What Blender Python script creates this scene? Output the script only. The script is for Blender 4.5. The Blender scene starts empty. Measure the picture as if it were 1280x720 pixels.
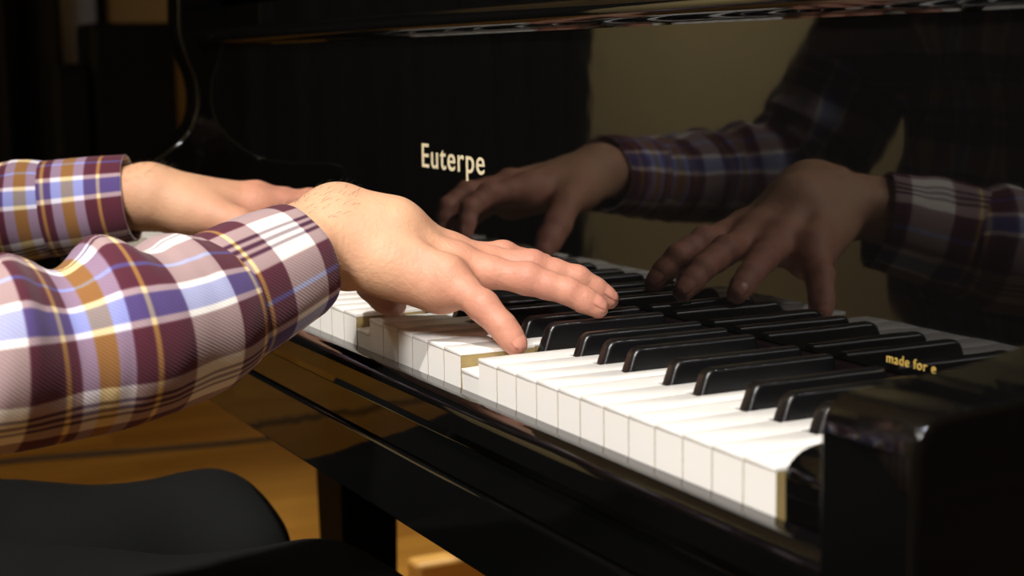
import bpy, bmesh, math, random
import numpy as np
from mathutils import Vector, Matrix

random.seed(4)
C = bpy.context.scene.collection
ZF = 0.72                                  # white key tops stand this high above the floor; shapes below are written relative to them

# ------------------------------------------------------------------ camera
CX, CY, CZ, YAW, PIT, ROL, FPX = 0.5226, -0.3853, 0.1670, 0.4691, 0.14168, -0.01423, 1999.1
fw = Vector((-math.cos(YAW) * math.cos(PIT), math.sin(YAW) * math.cos(PIT), -math.sin(PIT)))
rt = fw.cross(Vector((0, 0, 1))).normalized()
up = rt.cross(fw)
rt, up = math.cos(ROL) * rt + math.sin(ROL) * up, -math.sin(ROL) * rt + math.cos(ROL) * up
cam = bpy.data.cameras.new('camera')
cam_o = bpy.data.objects.new('camera', cam)
C.objects.link(cam_o)
M = Matrix((rt, up, -fw)).transposed().to_4x4()
M.translation = (CX, CY, CZ + ZF)
cam_o.matrix_world = M
cam.sensor_width = 36.0
cam.lens = FPX / 1280 * 36
cam.clip_start = 0.02
cam.dof.use_dof = True
cam.dof.focus_distance = 0.98
cam.dof.aperture_fstop = 9.0
bpy.context.scene.camera = cam_o

# ------------------------------------------------------------------ light and exposure
sc = bpy.context.scene
sc.view_settings.view_transform = 'Standard'
sc.view_settings.look = 'None'
sc.view_settings.gamma = 1.0
sc.view_settings.exposure = 0.0
sc.view_settings.use_curve_mapping = False
sc.cycles.use_denoising = True
sc.cycles.max_bounces = 8
world = bpy.data.worlds.new('room_air')
sc.world = world
world.use_nodes = True
world.node_tree.nodes['Background'].inputs[0].default_value = (1.0, 0.85, 0.65, 1)
world.node_tree.nodes['Background'].inputs[1].default_value = 0.012


def lamp(name, loc, target, power, size, color=(1.0, 0.96, 0.92), spread=180):
    l = bpy.data.lights.new(name, 'AREA')
    l.shape = 'DISK'
    l.size = size
    l.energy = power
    l.color = color
    l.spread = math.radians(spread)
    o = bpy.data.objects.new(name, l)
    C.objects.link(o)
    o.location = (loc[0], loc[1], loc[2] + ZF)
    d = Vector(target) - Vector(loc)
    o.rotation_euler = d.to_track_quat('-Z', 'Y').to_euler()
    return o


lamp('ceiling_or_fill_lamp', (0.60, -0.78, 1.88), (-0.40, -0.05, 0.0), 9.6, 0.09, spread=78)
lamp('ceiling_or_fill_lamp', (1.10, -1.65, 1.60), (-0.35, 0.0, 0.0), 9.5, 0.55, spread=70)  # soft front fill, added to brighten the key fronts; no fixture of its own
pl = bpy.data.lights.new('added_fill_light', 'POINT')  # unseen point light, added to brighten ceiling, walls and the fallboard lip
pl.energy, pl.shadow_soft_size, pl.color = 16, 0.06, (1.0, 0.94, 0.86)
pl_o = bpy.data.objects.new('added_fill_light', pl)
C.objects.link(pl_o)
pl_o.location = (-1.1, -1.15, 1.45 + ZF)
lamp('ceiling_or_fill_lamp', (-1.75, 0.75, 1.90), (-1.75, 0.75, -0.7), 5.5, 0.2, (1.0, 0.92, 0.76), 48)
lamp('ceiling_or_fill_lamp', (-3.3, -0.9, 1.88), (-3.6, -2.16, 0.5), 42, 0.2, (1.0, 0.93, 0.80), 120)  # unseen light, added to brighten the back wall and its reflection


# ------------------------------------------------------------------ materials
def s2l(c):
    return tuple(((v / 255) / 12.92 if v / 255 <= 0.04045 else ((v / 255 + 0.055) / 1.055) ** 2.4) for v in c)


def new_mat(name):
    m = bpy.data.materials.new(name)
    m.use_nodes = True
    return m, m.node_tree.nodes, m.node_tree.links, m.node_tree.nodes['Principled BSDF']


def plain(name, rgb, rough=0.5, metal=0.0, ior=1.5, noise=0.0, nscale=40, coat=0.0):
    m, N, L, b = new_mat(name)
    c = s2l(rgb)
    b.inputs['Base Color'].default_value = (*c, 1)
    b.inputs['Roughness'].default_value = rough
    b.inputs['Metallic'].default_value = metal
    b.inputs['IOR'].default_value = ior
    if coat:
        b.inputs['Coat Weight'].default_value = coat
    if noise:
        tc = N.new('ShaderNodeTexCoord')
        n = N.new('ShaderNodeTexNoise')
        n.inputs['Scale'].default_value = nscale
        n.inputs['Detail'].default_value = 4
        L.new(tc.outputs['Object'], n.inputs['Vector'])
        r = N.new('ShaderNodeValToRGB')
        r.color_ramp.elements[0].color = (*[v * (1 - noise) for v in c], 1)
        r.color_ramp.elements[1].color = (*[min(1, v * (1 + noise)) for v in c], 1)
        L.new(n.outputs['Fac'], r.inputs['Fac'])
        L.new(r.outputs['Color'], b.inputs['Base Color'])
    return m


def bump(m, scale, strength, dist=0.001, stretch=None):
    N, L = m.node_tree.nodes, m.node_tree.links
    b = N['Principled BSDF']
    tc = N.new('ShaderNodeTexCoord')
    n = N.new('ShaderNodeTexNoise')
    n.inputs['Scale'].default_value = scale
    n.inputs['Detail'].default_value = 3
    if stretch:
        mp = N.new('ShaderNodeMapping')
        mp.inputs['Scale'].default_value = stretch
        L.new(tc.outputs['Object'], mp.inputs['Vector'])
        L.new(mp.outputs['Vector'], n.inputs['Vector'])
    else:
        L.new(tc.outputs['Object'], n.inputs['Vector'])
    bp = N.new('ShaderNodeBump')
    bp.inputs['Strength'].default_value = strength
    bp.inputs['Distance'].default_value = dist
    L.new(n.outputs['Fac'], bp.inputs['Height'])
    L.new(bp.outputs['Normal'], b.inputs['Normal'])
    return m


MT = {}
MT['lacquer'] = bump(plain('black_lacquer', (8, 8, 8), 0.035, 0, 1.44), 8, 0.2, 0.002)
MT['lacquer_worn'] = bump(plain('black_lacquer_case', (9, 9, 9), 0.07, 0, 1.5), 12, 0.08, 0.002)
MT['satin'] = plain('black_satin', (11, 10, 9), 0.55, 0, 1.25)
MT['satin'].node_tree.nodes['Principled BSDF'].inputs['Specular IOR Level'].default_value = 0.2
MT['ebony'] = plain('black_key', (11, 11, 12), 0.30, 0, 1.5, 0.2, 60)
MT['ivory'] = plain('white_key', (243, 240, 234), 0.22, 0, 1.5, 0.012, 30)
MT['keywood'] = plain('key_wood', (152, 132, 86), 0.6, 0, 1.5, 0.12, 120)
MT['felt'] = plain('dark_felt', (14, 9, 10), 1.0, 0, 1.02)
MT['dark'] = plain('dark_wood', (16, 13, 11), 0.6)
MT['gold'] = plain('pale_gold', (226, 214, 180), 0.45, 0.15)
MT['gold_small'] = plain('gold_decal', (214, 180, 92), 0.4, 0.3)
MT['brass'] = plain('brass', (190, 150, 70), 0.25, 1.0)
MT['trousers'] = bump(plain('black_twill', (27, 28, 28), 0.85, 0, 1.4, 0.15, 300), 900, 0.3, 0.0006)
MT['leather'] = plain('black_leather', (20, 19, 18), 0.45, 0, 1.5, 0.2, 80)
MT['rubber'] = plain('black_rubber', (14, 14, 14), 0.6)
MT['hair'] = plain('dark_hair', (38, 27, 20), 0.55, 0, 1.5, 0.3, 90)
MT['nail'] = plain('fingernail', (198, 136, 116), 0.35, 0, 1.45)
MT['eye'] = plain('eye_white', (232, 226, 218), 0.2)
MT['iris'] = plain('eye_iris', (58, 38, 24), 0.2)
MT['curtain'] = plain('black_velvet', (13, 12, 13), 0.95, 0, 1.3, 0.2, 30)
MT['cabinet'] = plain('black_cabinet', (8, 8, 8), 0.7, 0, 1.25)
MT['pale_wood'] = plain('pale_wood', (205, 160, 88), 0.45, 0, 1.5, 0.14, 14)
MT['white_paint'] = plain('white_paint', (226, 221, 210), 0.5)
MT['grey_glass'] = plain('blue_grey_pane', (160, 166, 188), 0.3)
MT['button'] = plain('shirt_button', (214, 205, 190), 0.3)


MT['trousers'].node_tree.nodes['Principled BSDF'].inputs['Specular IOR Level'].default_value = 0.2


def wall_mat(name, rgb):
    m = plain(name, rgb, 0.85, 0, 1.4, 0.04, 3)
    return bump(m, 220, 0.15, 0.002)


MT['wall'] = wall_mat('beige_wall', (206, 188, 140))
MT['wall_dark'] = wall_mat('brown_wall', (150, 130, 96))
MT['ceiling'] = wall_mat('ceiling_paint', (214, 204, 178))


def floor_mat():
    m, N, L, b = new_mat('wood_floor')
    tc = N.new('ShaderNodeTexCoord')
    mp = N.new('ShaderNodeMapping')
    mp.inputs['Rotation'].default_value = (0, 0, math.radians(90))
    L.new(tc.outputs['Object'], mp.inputs['Vector'])
    br = N.new('ShaderNodeTexBrick')
    br.inputs['Scale'].default_value = 1
    br.inputs['Brick Width'].default_value = 0.9
    br.inputs['Row Height'].default_value = 0.075
    br.inputs['Mortar Size'].default_value = 0.0012
    br.inputs['Color1'].default_value = (*s2l((172, 126, 54)), 1)
    br.inputs['Color2'].default_value = (*s2l((150, 104, 42)), 1)
    br.inputs['Mortar'].default_value = (*s2l((92, 56, 22)), 1)
    L.new(mp.outputs['Vector'], br.inputs['Vector'])
    mp2 = N.new('ShaderNodeMapping')
    mp2.inputs['Scale'].default_value = (60, 3, 1)
    L.new(tc.outputs['Object'], mp2.inputs['Vector'])
    n = N.new('ShaderNodeTexNoise')
    n.inputs['Scale'].default_value = 1
    n.inputs['Detail'].default_value = 5
    L.new(mp2.outputs['Vector'], n.inputs['Vector'])
    mx = N.new('ShaderNodeMix')
    mx.data_type = 'RGBA'
    mx.blend_type = 'MULTIPLY'
    mx.inputs['Factor'].default_value = 0.45
    r = N.new('ShaderNodeValToRGB')
    r.color_ramp.elements[0].position = 0.3
    r.color_ramp.elements[0].color = (0.45, 0.38, 0.3, 1)
    r.color_ramp.elements[1].position = 0.7
    L.new(n.outputs['Fac'], r.inputs['Fac'])
    L.new(br.outputs['Color'], mx.inputs['A'])
    L.new(r.outputs['Color'], mx.inputs['B'])
    L.new(mx.outputs['Result'], b.inputs['Base Color'])
    b.inputs['Roughness'].default_value = 0.32
    return m


MT['floor'] = floor_mat()


def skin_mat():
    m, N, L, b = new_mat('skin')
    at = N.new('ShaderNodeAttribute')
    at.attribute_name = 'blush'
    n = N.new('ShaderNodeTexNoise')
    n.inputs['Scale'].default_value = 60
    n.inputs['Detail'].default_value = 5
    tc = N.new('ShaderNodeTexCoord')
    L.new(tc.outputs['Object'], n.inputs['Vector'])
    ad = N.new('ShaderNodeMath')
    ad.operation = 'MULTIPLY_ADD'
    L.new(n.outputs['Fac'], ad.inputs[0])
    ad.inputs[1].default_value = 0.5
    sub = N.new('ShaderNodeMath')
    sub.operation = 'SUBTRACT'
    L.new(at.outputs['Fac'], sub.inputs[0])
    sub.inputs[1].default_value = 0.25
    L.new(sub.outputs[0], ad.inputs[2])
    r = N.new('ShaderNodeValToRGB')
    e = r.color_ramp.elements
    e[0].position = 0.0
    e[0].color = (*s2l((208, 160, 126)), 1)
    e[1].position = 1.0
    e[1].color = (*s2l((178, 118, 100)), 1)
    mid = e.new(0.5)
    mid.color = (*s2l((196, 138, 112)), 1)
    L.new(ad.outputs[0], r.inputs['Fac'])
    L.new(r.outputs['Color'], b.inputs['Base Color'])
    b.inputs['Roughness'].default_value = 0.6
    b.inputs['Subsurface Weight'].default_value = 0.18
    b.inputs['Subsurface Radius'].default_value = (1.0, 0.35, 0.2)
    b.inputs['Subsurface Scale'].default_value = 0.004
    n2 = N.new('ShaderNodeTexNoise')
    n2.inputs['Scale'].default_value = 420
    n2.inputs['Detail'].default_value = 3
    L.new(tc.outputs['Object'], n2.inputs['Vector'])
    bp = N.new('ShaderNodeBump')
    bp.inputs['Strength'].default_value = 0.25
    bp.inputs['Distance'].default_value = 0.0012
    n3 = N.new('ShaderNodeTexNoise')
    n3.inputs['Scale'].default_value = 130
    n3.inputs['Detail'].default_value = 4
    n3.inputs['Distortion'].default_value = 1.2
    L.new(tc.outputs['Object'], n3.inputs['Vector'])
    am = N.new('ShaderNodeMath')
    am.operation = 'MULTIPLY_ADD'
    L.new(n3.outputs['Fac'], am.inputs[0])
    am.inputs[1].default_value = 1.6
    L.new(n2.outputs['Fac'], am.inputs[2])
    L.new(am.outputs[0], bp.inputs['Height'])
    L.new(bp.outputs['Normal'], b.inputs['Normal'])
    return m


MT['skin'] = skin_mat()

MAROON, CREAM, LAV, MUST = (84, 42, 54), (240, 233, 220), (196, 192, 222), (192, 152, 62)
BLUE, WHITE, YEL, DARK = (84, 98, 182), (242, 238, 238), (222, 178, 76), (58, 40, 62)


def plaid_mat():
    m, N, L, b = new_mat('plaid_flannel')
    uv = N.new('ShaderNodeUVMap')
    sep = N.new('ShaderNodeSeparateXYZ')
    L.new(uv.outputs['UV'], sep.inputs[0])

    def stripe(sock, stops):
        d = N.new('ShaderNodeMath')
        d.operation = 'DIVIDE'
        L.new(sock, d.inputs[0])
        d.inputs[1].default_value = 0.11
        f = N.new('ShaderNodeMath')
        f.operation = 'FRACT'
        L.new(d.outputs[0], f.inputs[0])
        r = N.new('ShaderNodeValToRGB')
        r.color_ramp.interpolation = 'LINEAR'
        pts = []
        eps = 0.006
        for i, (p, c) in enumerate(stops):
            q = stops[i + 1][0] if i + 1 < len(stops) else 1.0
            pts.append((p + (eps if i else 0), c))
            pts.append((q - (eps if i + 1 < len(stops) else 0), c))
        el = r.color_ramp.elements
        raw = lambda c: (c[0] / 255, c[1] / 255, c[2] / 255, 1)
        el[0].position, el[0].color = pts[0][0], raw(pts[0][1])
        el[1].position, el[1].color = pts[-1][0], raw(pts[-1][1])
        for p, c in pts[1:-1]:
            e = el.new(p)
            e.color = raw(c)
        L.new(f.outputs[0], r.inputs['Fac'])
        return r.outputs['Color']

    weft = [(0, CREAM), (.13, MAROON), (.285, YEL), (.31, MAROON), (.40, LAV), (.475, MUST), (.565, LAV), (.64, MAROON),
            (.69, YEL), (.715, MAROON), (.87, CREAM)]
    warp = [(0, DARK), (.012, CREAM), (.035, DARK), (.055, CREAM), (.13, MAROON), (.27, BLUE), (.295, MAROON), (.41, WHITE), (.445, BLUE),
            (.565, WHITE), (.60, MAROON), (.87, CREAM), (.945, DARK), (.965, CREAM), (.988, DARK)]
    cu = stripe(sep.outputs['X'], warp)
    cv = stripe(sep.outputs['Y'], weft)
    mx = N.new('ShaderNodeMix')
    mx.data_type = 'RGBA'
    mx.inputs['Factor'].default_value = 0.5
    L.new(cu, mx.inputs['A'])
    L.new(cv, mx.inputs['B'])
    gm = N.new('ShaderNodeGamma')
    gm.inputs['Gamma'].default_value = 2.2
    L.new(mx.outputs['Result'], gm.inputs['Color'])
    L.new(gm.outputs['Color'], b.inputs['Base Color'])
    b.inputs['Roughness'].default_value = 0.9
    b.inputs['Specular IOR Level'].default_value = 0.15
    b.inputs['Sheen Weight'].default_value = 0.12
    # twill weave
    w = N.new('ShaderNodeTexWave')
    w.inputs['Scale'].default_value = 260
    w.wave_type = 'BANDS'
    w.bands_direction = 'DIAGONAL'
    L.new(uv.outputs['UV'], w.inputs['Vector'])
    bp = N.new('ShaderNodeBump')
    bp.inputs['Strength'].default_value = 0.25
    bp.inputs['Distance'].default_value = 0.0006
    L.new(w.outputs['Fac'], bp.inputs['Height'])
    L.new(bp.outputs['Normal'], b.inputs['Normal'])
    return m


MT['plaid'] = plaid_mat()


# ------------------------------------------------------------------ helpers
ORG = {}


def tag(o, label=None, cat=None, group=None, kind=None):
    if label: o['label'] = label
    if cat: o['category'] = cat
    if group: o['group'] = group
    if kind: o['kind'] = kind
    return o


def thing(name, loc, label, cat, group=None):
    o = bpy.data.objects.new(name, None)
    o.empty_display_size = 0.05
    C.objects.link(o)
    o.location = (loc[0], loc[1], loc[2] + ZF)
    ORG[o.name] = Vector(loc)
    return tag(o, label, cat, group)


def link(name, me, parent, origin):
    o = bpy.data.objects.new(name, me)
    C.objects.link(o)
    if parent is not None:
        o.parent = parent
        o.location = Vector(origin) - ORG[parent.name]
    else:
        o.location = (origin[0], origin[1], origin[2] + ZF)
    ORG[o.name] = Vector(origin)
    return o


def mesh_obj(name, verts, faces, mats, parent=None, origin=None, smooth=True, angle=None, midx=None, uvs=None):
    """verts in the shared frame; the object's origin sits at `origin` (the parent's by default)."""
    V = np.asarray(verts, float)
    if origin is None:
        origin = ORG[parent.name] if parent is not None else Vector(((V[:, 0].min() + V[:, 0].max()) / 2, (V[:, 1].min() + V[:, 1].max()) / 2, V[:, 2].min()))
    V = V - np.array(origin)
    me = bpy.data.meshes.new(name)
    me.from_pydata([tuple(v) for v in V], [], [tuple(int(i) for i in f) for f in faces])
    for m in (mats if isinstance(mats, (list, tuple)) else [mats]):
        me.materials.append(m)
    if midx is not None:
        me.polygons.foreach_set('material_index', list(midx))
    if uvs is not None:
        l = me.uv_layers.new(name='UVMap')
        for i, u in enumerate(uvs):
            l.data[i].uv = u
    if smooth:
        sm = [True] * len(me.polygons)
        if angle:                                  # broad flat faces stay truly flat mirrors
            co = [v.co for v in me.vertices]
            for pl in me.polygons:
                vs = list(pl.vertices)
                longest = max((co[vs[i]] - co[vs[i - 1]]).length for i in range(len(vs)))
                if pl.area / longest > .008: sm[pl.index] = False
        if angle:
            me.set_sharp_from_angle(angle=math.radians(angle))
        me.polygons.foreach_set('use_smooth', sm)
    me.update()
    return link(name, me, parent, origin)


def bm_obj(name, bm, mats, parent=None, origin=None, angle=35):
    bmesh.ops.recalc_face_normals(bm, faces=bm.faces[:])
    bm.verts.index_update()
    V = [v.co[:] for v in bm.verts]
    F = [[v.index for v in f.verts] for f in bm.faces]
    mi = [f.material_index for f in bm.faces]
    bm.free()
    return mesh_obj(name, V, F, mats, parent, origin, True, angle, mi)


def prism(bm, poly, axis, lo, hi, bev=0.0, seg=3, mat=0):
    """poly: list of 2D points in the plane across `axis` (x: (y,z); y: (x,z); z: (x,y))."""
    def p3(a, b, t):
        return {'x': (t, a, b), 'y': (a, t, b), 'z': (a, b, t)}[axis]
    v0 = [bm.verts.new(p3(a, b, lo)) for a, b in poly]
    v1 = [bm.verts.new(p3(a, b, hi)) for a, b in poly]
    n = len(poly)
    fs = [bm.faces.new(v0), bm.faces.new(v1[::-1])]
    for i in range(n):
        fs.append(bm.faces.new((v0[i], v1[i], v1[(i + 1) % n], v0[(i + 1) % n])))
    for f in fs: f.material_index = mat
    bmesh.ops.recalc_face_normals(bm, faces=fs)
    if bev:
        es = {e for f in fs for e in f.edges if e.calc_face_angle(0) > math.radians(28)}
        bmesh.ops.bevel(bm, geom=list(es), offset=bev, segments=seg, profile=0.5, affect='EDGES', clamp_overlap=True)
    return bm


def box(bm, x0, x1, y0, y1, z0, z1, bev=0.0, seg=3, mat=0):
    return prism(bm, [(x0, y0), (x1, y0), (x1, y1), (x0, y1)], 'z', z0, z1, bev, seg, mat)


def box_obj(name, b, mat, parent=None, bev=0.003, origin=None):
    return bm_obj(name, box(bmesh.new(), *b, bev), mat, parent, origin)


def tube(path, r, n=10, closed_ends=True):
    P = np.asarray(path, float)
    V, F = [], []
    for i, c in enumerate(P):
        t = P[min(i + 1, len(P) - 1)] - P[max(i - 1, 0)]
        t /= np.linalg.norm(t)
        a = np.cross(t, (0, 0, 1.0) if abs(t[2]) < .9 else (1.0, 0, 0))
        a /= np.linalg.norm(a)
        b = np.cross(t, a)
        rr = r[i] if hasattr(r, '__len__') else r
        for k in range(n):
            g = 2 * math.pi * k / n
            V.append(c + rr * (math.cos(g) * a + math.sin(g) * b))
    for i in range(len(P) - 1):
        for k in range(n):
            F.append((i * n + k, i * n + (k + 1) % n, (i + 1) * n + (k + 1) % n, (i + 1) * n + k))
    if closed_ends:
        F.append(tuple(range(n))[::-1])
        F.append(tuple((len(P) - 1) * n + k for k in range(n)))
    return V, F


class Field:
    """A distance field on a grid; smooth unions of tapered capsules and ellipsoids, meshed as one continuous surface."""
    def __init__(s, lo, hi, h):
        s.h, s.lo = h, np.array(lo, float)
        s.n = np.ceil((np.array(hi) - s.lo) / h).astype(int) + 1
        s.ax = [s.lo[i] + h * np.arange(s.n[i]) for i in range(3)]
        s.D = np.full(s.n, 0.5)

    def _sl(s, lo, hi, pad):
        a = np.clip(np.floor((np.minimum(lo, hi) - pad - s.lo) / s.h).astype(int), 0, s.n)
        b = np.clip(np.ceil((np.maximum(lo, hi) + pad - s.lo) / s.h).astype(int) + 1, 0, s.n)
        return tuple(slice(i, j) for i, j in zip(a, b))

    def _g(s, sl):
        return s.ax[0][sl[0]][:, None, None], s.ax[1][sl[1]][None, :, None], s.ax[2][sl[2]][None, None, :]

    def _mix(s, sl, d, k, sub=False):
        A = s.D[sl]
        if A.size == 0: return
        if sub:
            hh = np.maximum(k - np.abs(A + d), 0) / k
            s.D[sl] = np.maximum(A, -d) + hh * hh * k * .25
        else:
            hh = np.maximum(k - np.abs(A - d), 0) / k
            s.D[sl] = np.minimum(A, d) - hh * hh * k * .25

    def cap(s, a, b, ra, rb=None, k=0.004, sub=False):
        rb = ra if rb is None else rb
        a, b = np.array(a, float), np.array(b, float)
        sl = s._sl(a, b, max(ra, rb) + k + 3 * s.h)
        X, Y, Z = s._g(sl)
        ab = b - a
        L2 = max(ab @ ab, 1e-12)
        t = np.clip(((X - a[0]) * ab[0] + (Y - a[1]) * ab[1] + (Z - a[2]) * ab[2]) / L2, 0, 1)
        d = np.sqrt((X - a[0] - t * ab[0]) ** 2 + (Y - a[1] - t * ab[1]) ** 2 + (Z - a[2] - t * ab[2]) ** 2) - (ra + t * (rb - ra))
        s._mix(sl, d, k, sub)

    def chain(s, pts, rs, k=0.004):
        for i in range(len(pts) - 1):
            s.cap(pts[i], pts[i + 1], rs[i], rs[i + 1], k)

    def ell(s, c, r, k=0.01, rot=None, sub=False):
        c, r = np.array(c, float), np.array(r, float)
        sl = s._sl(c, c, r.max() + k + 3 * s.h)
        X, Y, Z = s._g(sl)
        X, Y, Z = X - c[0], Y - c[1], Z - c[2]
        if rot is not None:
            R = np.array(rot)
            X, Y, Z = (R[0, i] * X + R[1, i] * Y + R[2, i] * Z for i in range(3))
        k0 = np.sqrt((X / r[0]) ** 2 + (Y / r[1]) ** 2 + (Z / r[2]) ** 2)
        k1 = np.sqrt((X / r[0] ** 2) ** 2 + (Y / r[1] ** 2) ** 2 + (Z / r[2] ** 2) ** 2)
        d = k0 * (k0 - 1) / np.maximum(k1, 1e-9)
        s._mix(sl, d, k, sub)

    def mesh(s):
        F, h = s.D, s.h
        S = F < 0
        nx, ny, nz = (v - 1 for v in F.shape)
        cnt = np.zeros((nx, ny, nz), np.int8)
        cor = [(i, j, k) for i in (0, 1) for j in (0, 1) for k in (0, 1)]
        for i, j, k in cor:
            cnt += S[i:i + nx, j:j + ny, k:k + nz]
        mask = (cnt > 0) & (cnt < 8)
        cells = np.argwhere(mask)
        idx = np.full(mask.shape, -1, np.int64)
        idx[mask] = np.arange(len(cells))
        acc = np.zeros((len(cells), 3))
        num = np.zeros(len(cells))
        for a in cor:
            for ax in range(3):
                if a[ax] == 0:
                    b = list(a); b[ax] = 1
                    fa = F[cells[:, 0] + a[0], cells[:, 1] + a[1], cells[:, 2] + a[2]]
                    fb = F[cells[:, 0] + b[0], cells[:, 1] + b[1], cells[:, 2] + b[2]]
                    cr = (fa < 0) != (fb < 0)
                    t = np.where(cr, fa / np.where(cr, fa - fb, 1), 0)
                    p = np.tile(np.array(a, float), (len(cells), 1))
                    p[:, ax] += t
                    acc += p * cr[:, None]
                    num += cr
        V = s.lo + h * (cells + acc / num[:, None])
        Q = []
        for ax in range(3):
            u, v = (ax + 1) % 3, (ax + 2) % 3
            sl0 = [slice(None)] * 3; sl1 = [slice(None)] * 3
            sl0[ax] = slice(0, -1); sl1[ax] = slice(1, None)
            A, B = S[tuple(sl0)], S[tuple(sl1)]
            e = np.argwhere(A != B)
            ok = (e[:, u] > 0) & (e[:, v] > 0) & (e[:, u] < F.shape[u] - 1) & (e[:, v] < F.shape[v] - 1)
            e = e[ok]
            ins = A[e[:, 0], e[:, 1], e[:, 2]]
            du = np.zeros(3, int); du[u] = 1
            dv = np.zeros(3, int); dv[v] = 1
            g = lambda c: idx[c[:, 0], c[:, 1], c[:, 2]]
            q = np.stack([g(e - du - dv), g(e - dv), g(e), g(e - du)], 1)
            q[~ins] = q[~ins][:, ::-1]
            Q.append(q)
        return V, np.concatenate(Q)


def relax(V, Q, it=2, f=0.5):
    e = np.concatenate([Q[:, [0, 1]], Q[:, [1, 2]], Q[:, [2, 3]], Q[:, [3, 0]]])
    e = np.concatenate([e, e[:, ::-1]])
    cnt = np.bincount(e[:, 0], minlength=len(V))
    for _ in range(it):
        s = np.stack([np.bincount(e[:, 0], weights=V[e[:, 1], i], minlength=len(V)) for i in range(3)], 1)
        V = V + f * (s / np.maximum(cnt, 1)[:, None] - V)
    return V


def lerp(a, b, t):
    return tuple(a[i] + (b[i] - a[i]) * t for i in range(3))


# ------------------------------------------------------------------ the room
def struct(name, o):
    o.name = name
    o['kind'] = 'structure'
    return o


XL, XR, YB, YF, ZC = -4.6, 2.6, -2.16, 3.0, 1.98
struct('floor', box_obj('floor', (XL - .1, XR + .1, YB - .1, YF + .1, -.80, -.72), MT['floor'], bev=0, origin=(0, 0, -.72)))
struct('ceiling', box_obj('ceiling', (XL - .1, XR + .1, YB - .1, YF + .1, ZC, ZC + .1), MT['ceiling'], bev=0))
struct('wall_left', box_obj('wall_left', (XL - .1, XL, YB - .1, YF + .1, -.72, ZC), MT['wall_dark'], bev=0))
struct('wall_right', box_obj('wall_right', (XR, XR + .1, YB - .1, YF + .1, -.72, ZC), MT['wall'], bev=0))
struct('wall_back', box_obj('wall_back', (XL, XR, YB - .1, YB, -.72, ZC), MT['wall'], bev=0))
struct('wall_front', box_obj('wall_front', (XL, XR, YF, YF + .1, -.72, ZC), MT['wall'], bev=0))
struct('baseboard_left', box_obj('baseboard_left', (XL, XL + .015, YB, YF, -.72, -.63), MT['white_paint'], bev=.004))
struct('baseboard_back', box_obj('baseboard_back', (XL + .015, XR, YB, YB + .015, -.72, -.63), MT['white_paint'], bev=.004))
# narrow window behind the cabinets
win = struct('window_1', box_obj('window_1', (XL, XL + .02, .60, .76, -.1, 1.2), MT['grey_glass'], bev=.002))
bmw = bmesh.new()
for b in ((XL, XL + .035, .57, .60, -.13, 1.23), (XL, XL + .035, .76, .79, -.13, 1.23), (XL, XL + .035, .60, .76, 1.2, 1.23), (XL, XL + .035, .60, .76, -.13, -.1)):
    box(bmw, *b, .003)
bm_obj('window_frame', bmw, MT['cabinet'], win, origin=(XL, .68, -.1))

# curtain along the far wall
n = 420
cy = np.linspace(YB + .03, .62, n)
cx = XL + .16 + .045 * np.sin(cy * 46 + .6 * np.sin(cy * 9)) + .012 * np.sin(cy * 117)
V, F = [], []
for k, z in enumerate(np.linspace(-.70, 1.9, 9)):
    for i in range(n):
        V.append((cx[i] + .006 * math.sin(k + cy[i] * 30), cy[i], z))
for k in range(8):
    for i in range(n - 1):
        F.append((k * n + i, k * n + i + 1, (k + 1) * n + i + 1, (k + 1) * n + i))
cur = mesh_obj('curtain', V, F, MT['curtain'])
md = cur.modifiers.new('thickness', 'SOLIDIFY'); md.thickness = .004
tag(cur, 'floor-length black velvet curtain covering the far wall behind the piano', 'curtain')

# ------------------------------------------------------------------ the grand piano
XT0, XT1, XA0, XA1 = .003, .066, .066, .118        # treble key block and arm
XB0, XB1 = -1.222 - .003, -1.222 - .066            # bass key block
XS = -.611                                         # middle of the keyboard
mir = lambda x: 2 * XS - x
piano = thing('grand_piano', (XS, .7, -.72), 'glossy black grand piano with open keyboard and pale gold lettering on its fallboard', 'piano')
P = 0.0235

# keys
NOTE = 'CBAGFED'
SH = {'C': -.0025, 'D': .0025, 'F': -.0035, 'G': 0.0, 'A': .0035}
HC = .0060


def white_mesh(note, first=False, last=False):
    W = P / 2 - .00032
    lcut = rcut = None                             # x limits of the tail
    if note in 'DEGAB' and not last:
        below = {'D': 'C', 'E': 'D', 'G': 'F', 'A': 'G', 'B': 'A'}[note]
        lcut = -P / 2 + SH[below] + HC
    if note in SH and not first:
        rcut = P / 2 + SH[note] - HC
    if last and note == 'A':
        lcut = None
    y1 = .142
    yc = .0495
    def outline(yf):
        p = [(-W, yf), (W, yf)]
        p += [(W, yc), (rcut, yc), (rcut, y1)] if rcut is not None else [(W, y1)]
        p += [(lcut, y1), (lcut, yc), (-W, yc)] if lcut is not None else [(-W, y1)]
        return p
    bm = bmesh.new()
    prism(bm, outline(.0), 'z', -.0026, 0.0, .0006, 2, 0)
    k = len(bm.faces)
    prism(bm, outline(.0004), 'z', -.026, -.0026, 0, 1, 1)
    bm.faces.ensure_lookup_table()
    bm.normal_update()
    for f in bm.faces:
        if f.material_index == 1 and abs(f.normal.y) > .9 and abs(f.calc_center_median().y - .0004) < 1e-4:
            f.material_index = 0
    for v in bm.verts:
        v.co.y -= .22
    bmesh.ops.recalc_face_normals(bm, faces=bm.faces[:])
    me = bpy.data.meshes.new('white_key')
    bm.to_mesh(me); bm.free()
    me.materials.append(MT['ivory']); me.materials.append(MT['keywood'])
    me.polygons.foreach_set('use_smooth', [True] * len(me.polygons))
    me.set_sharp_from_angle(angle=math.radians(40))
    return me


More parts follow.
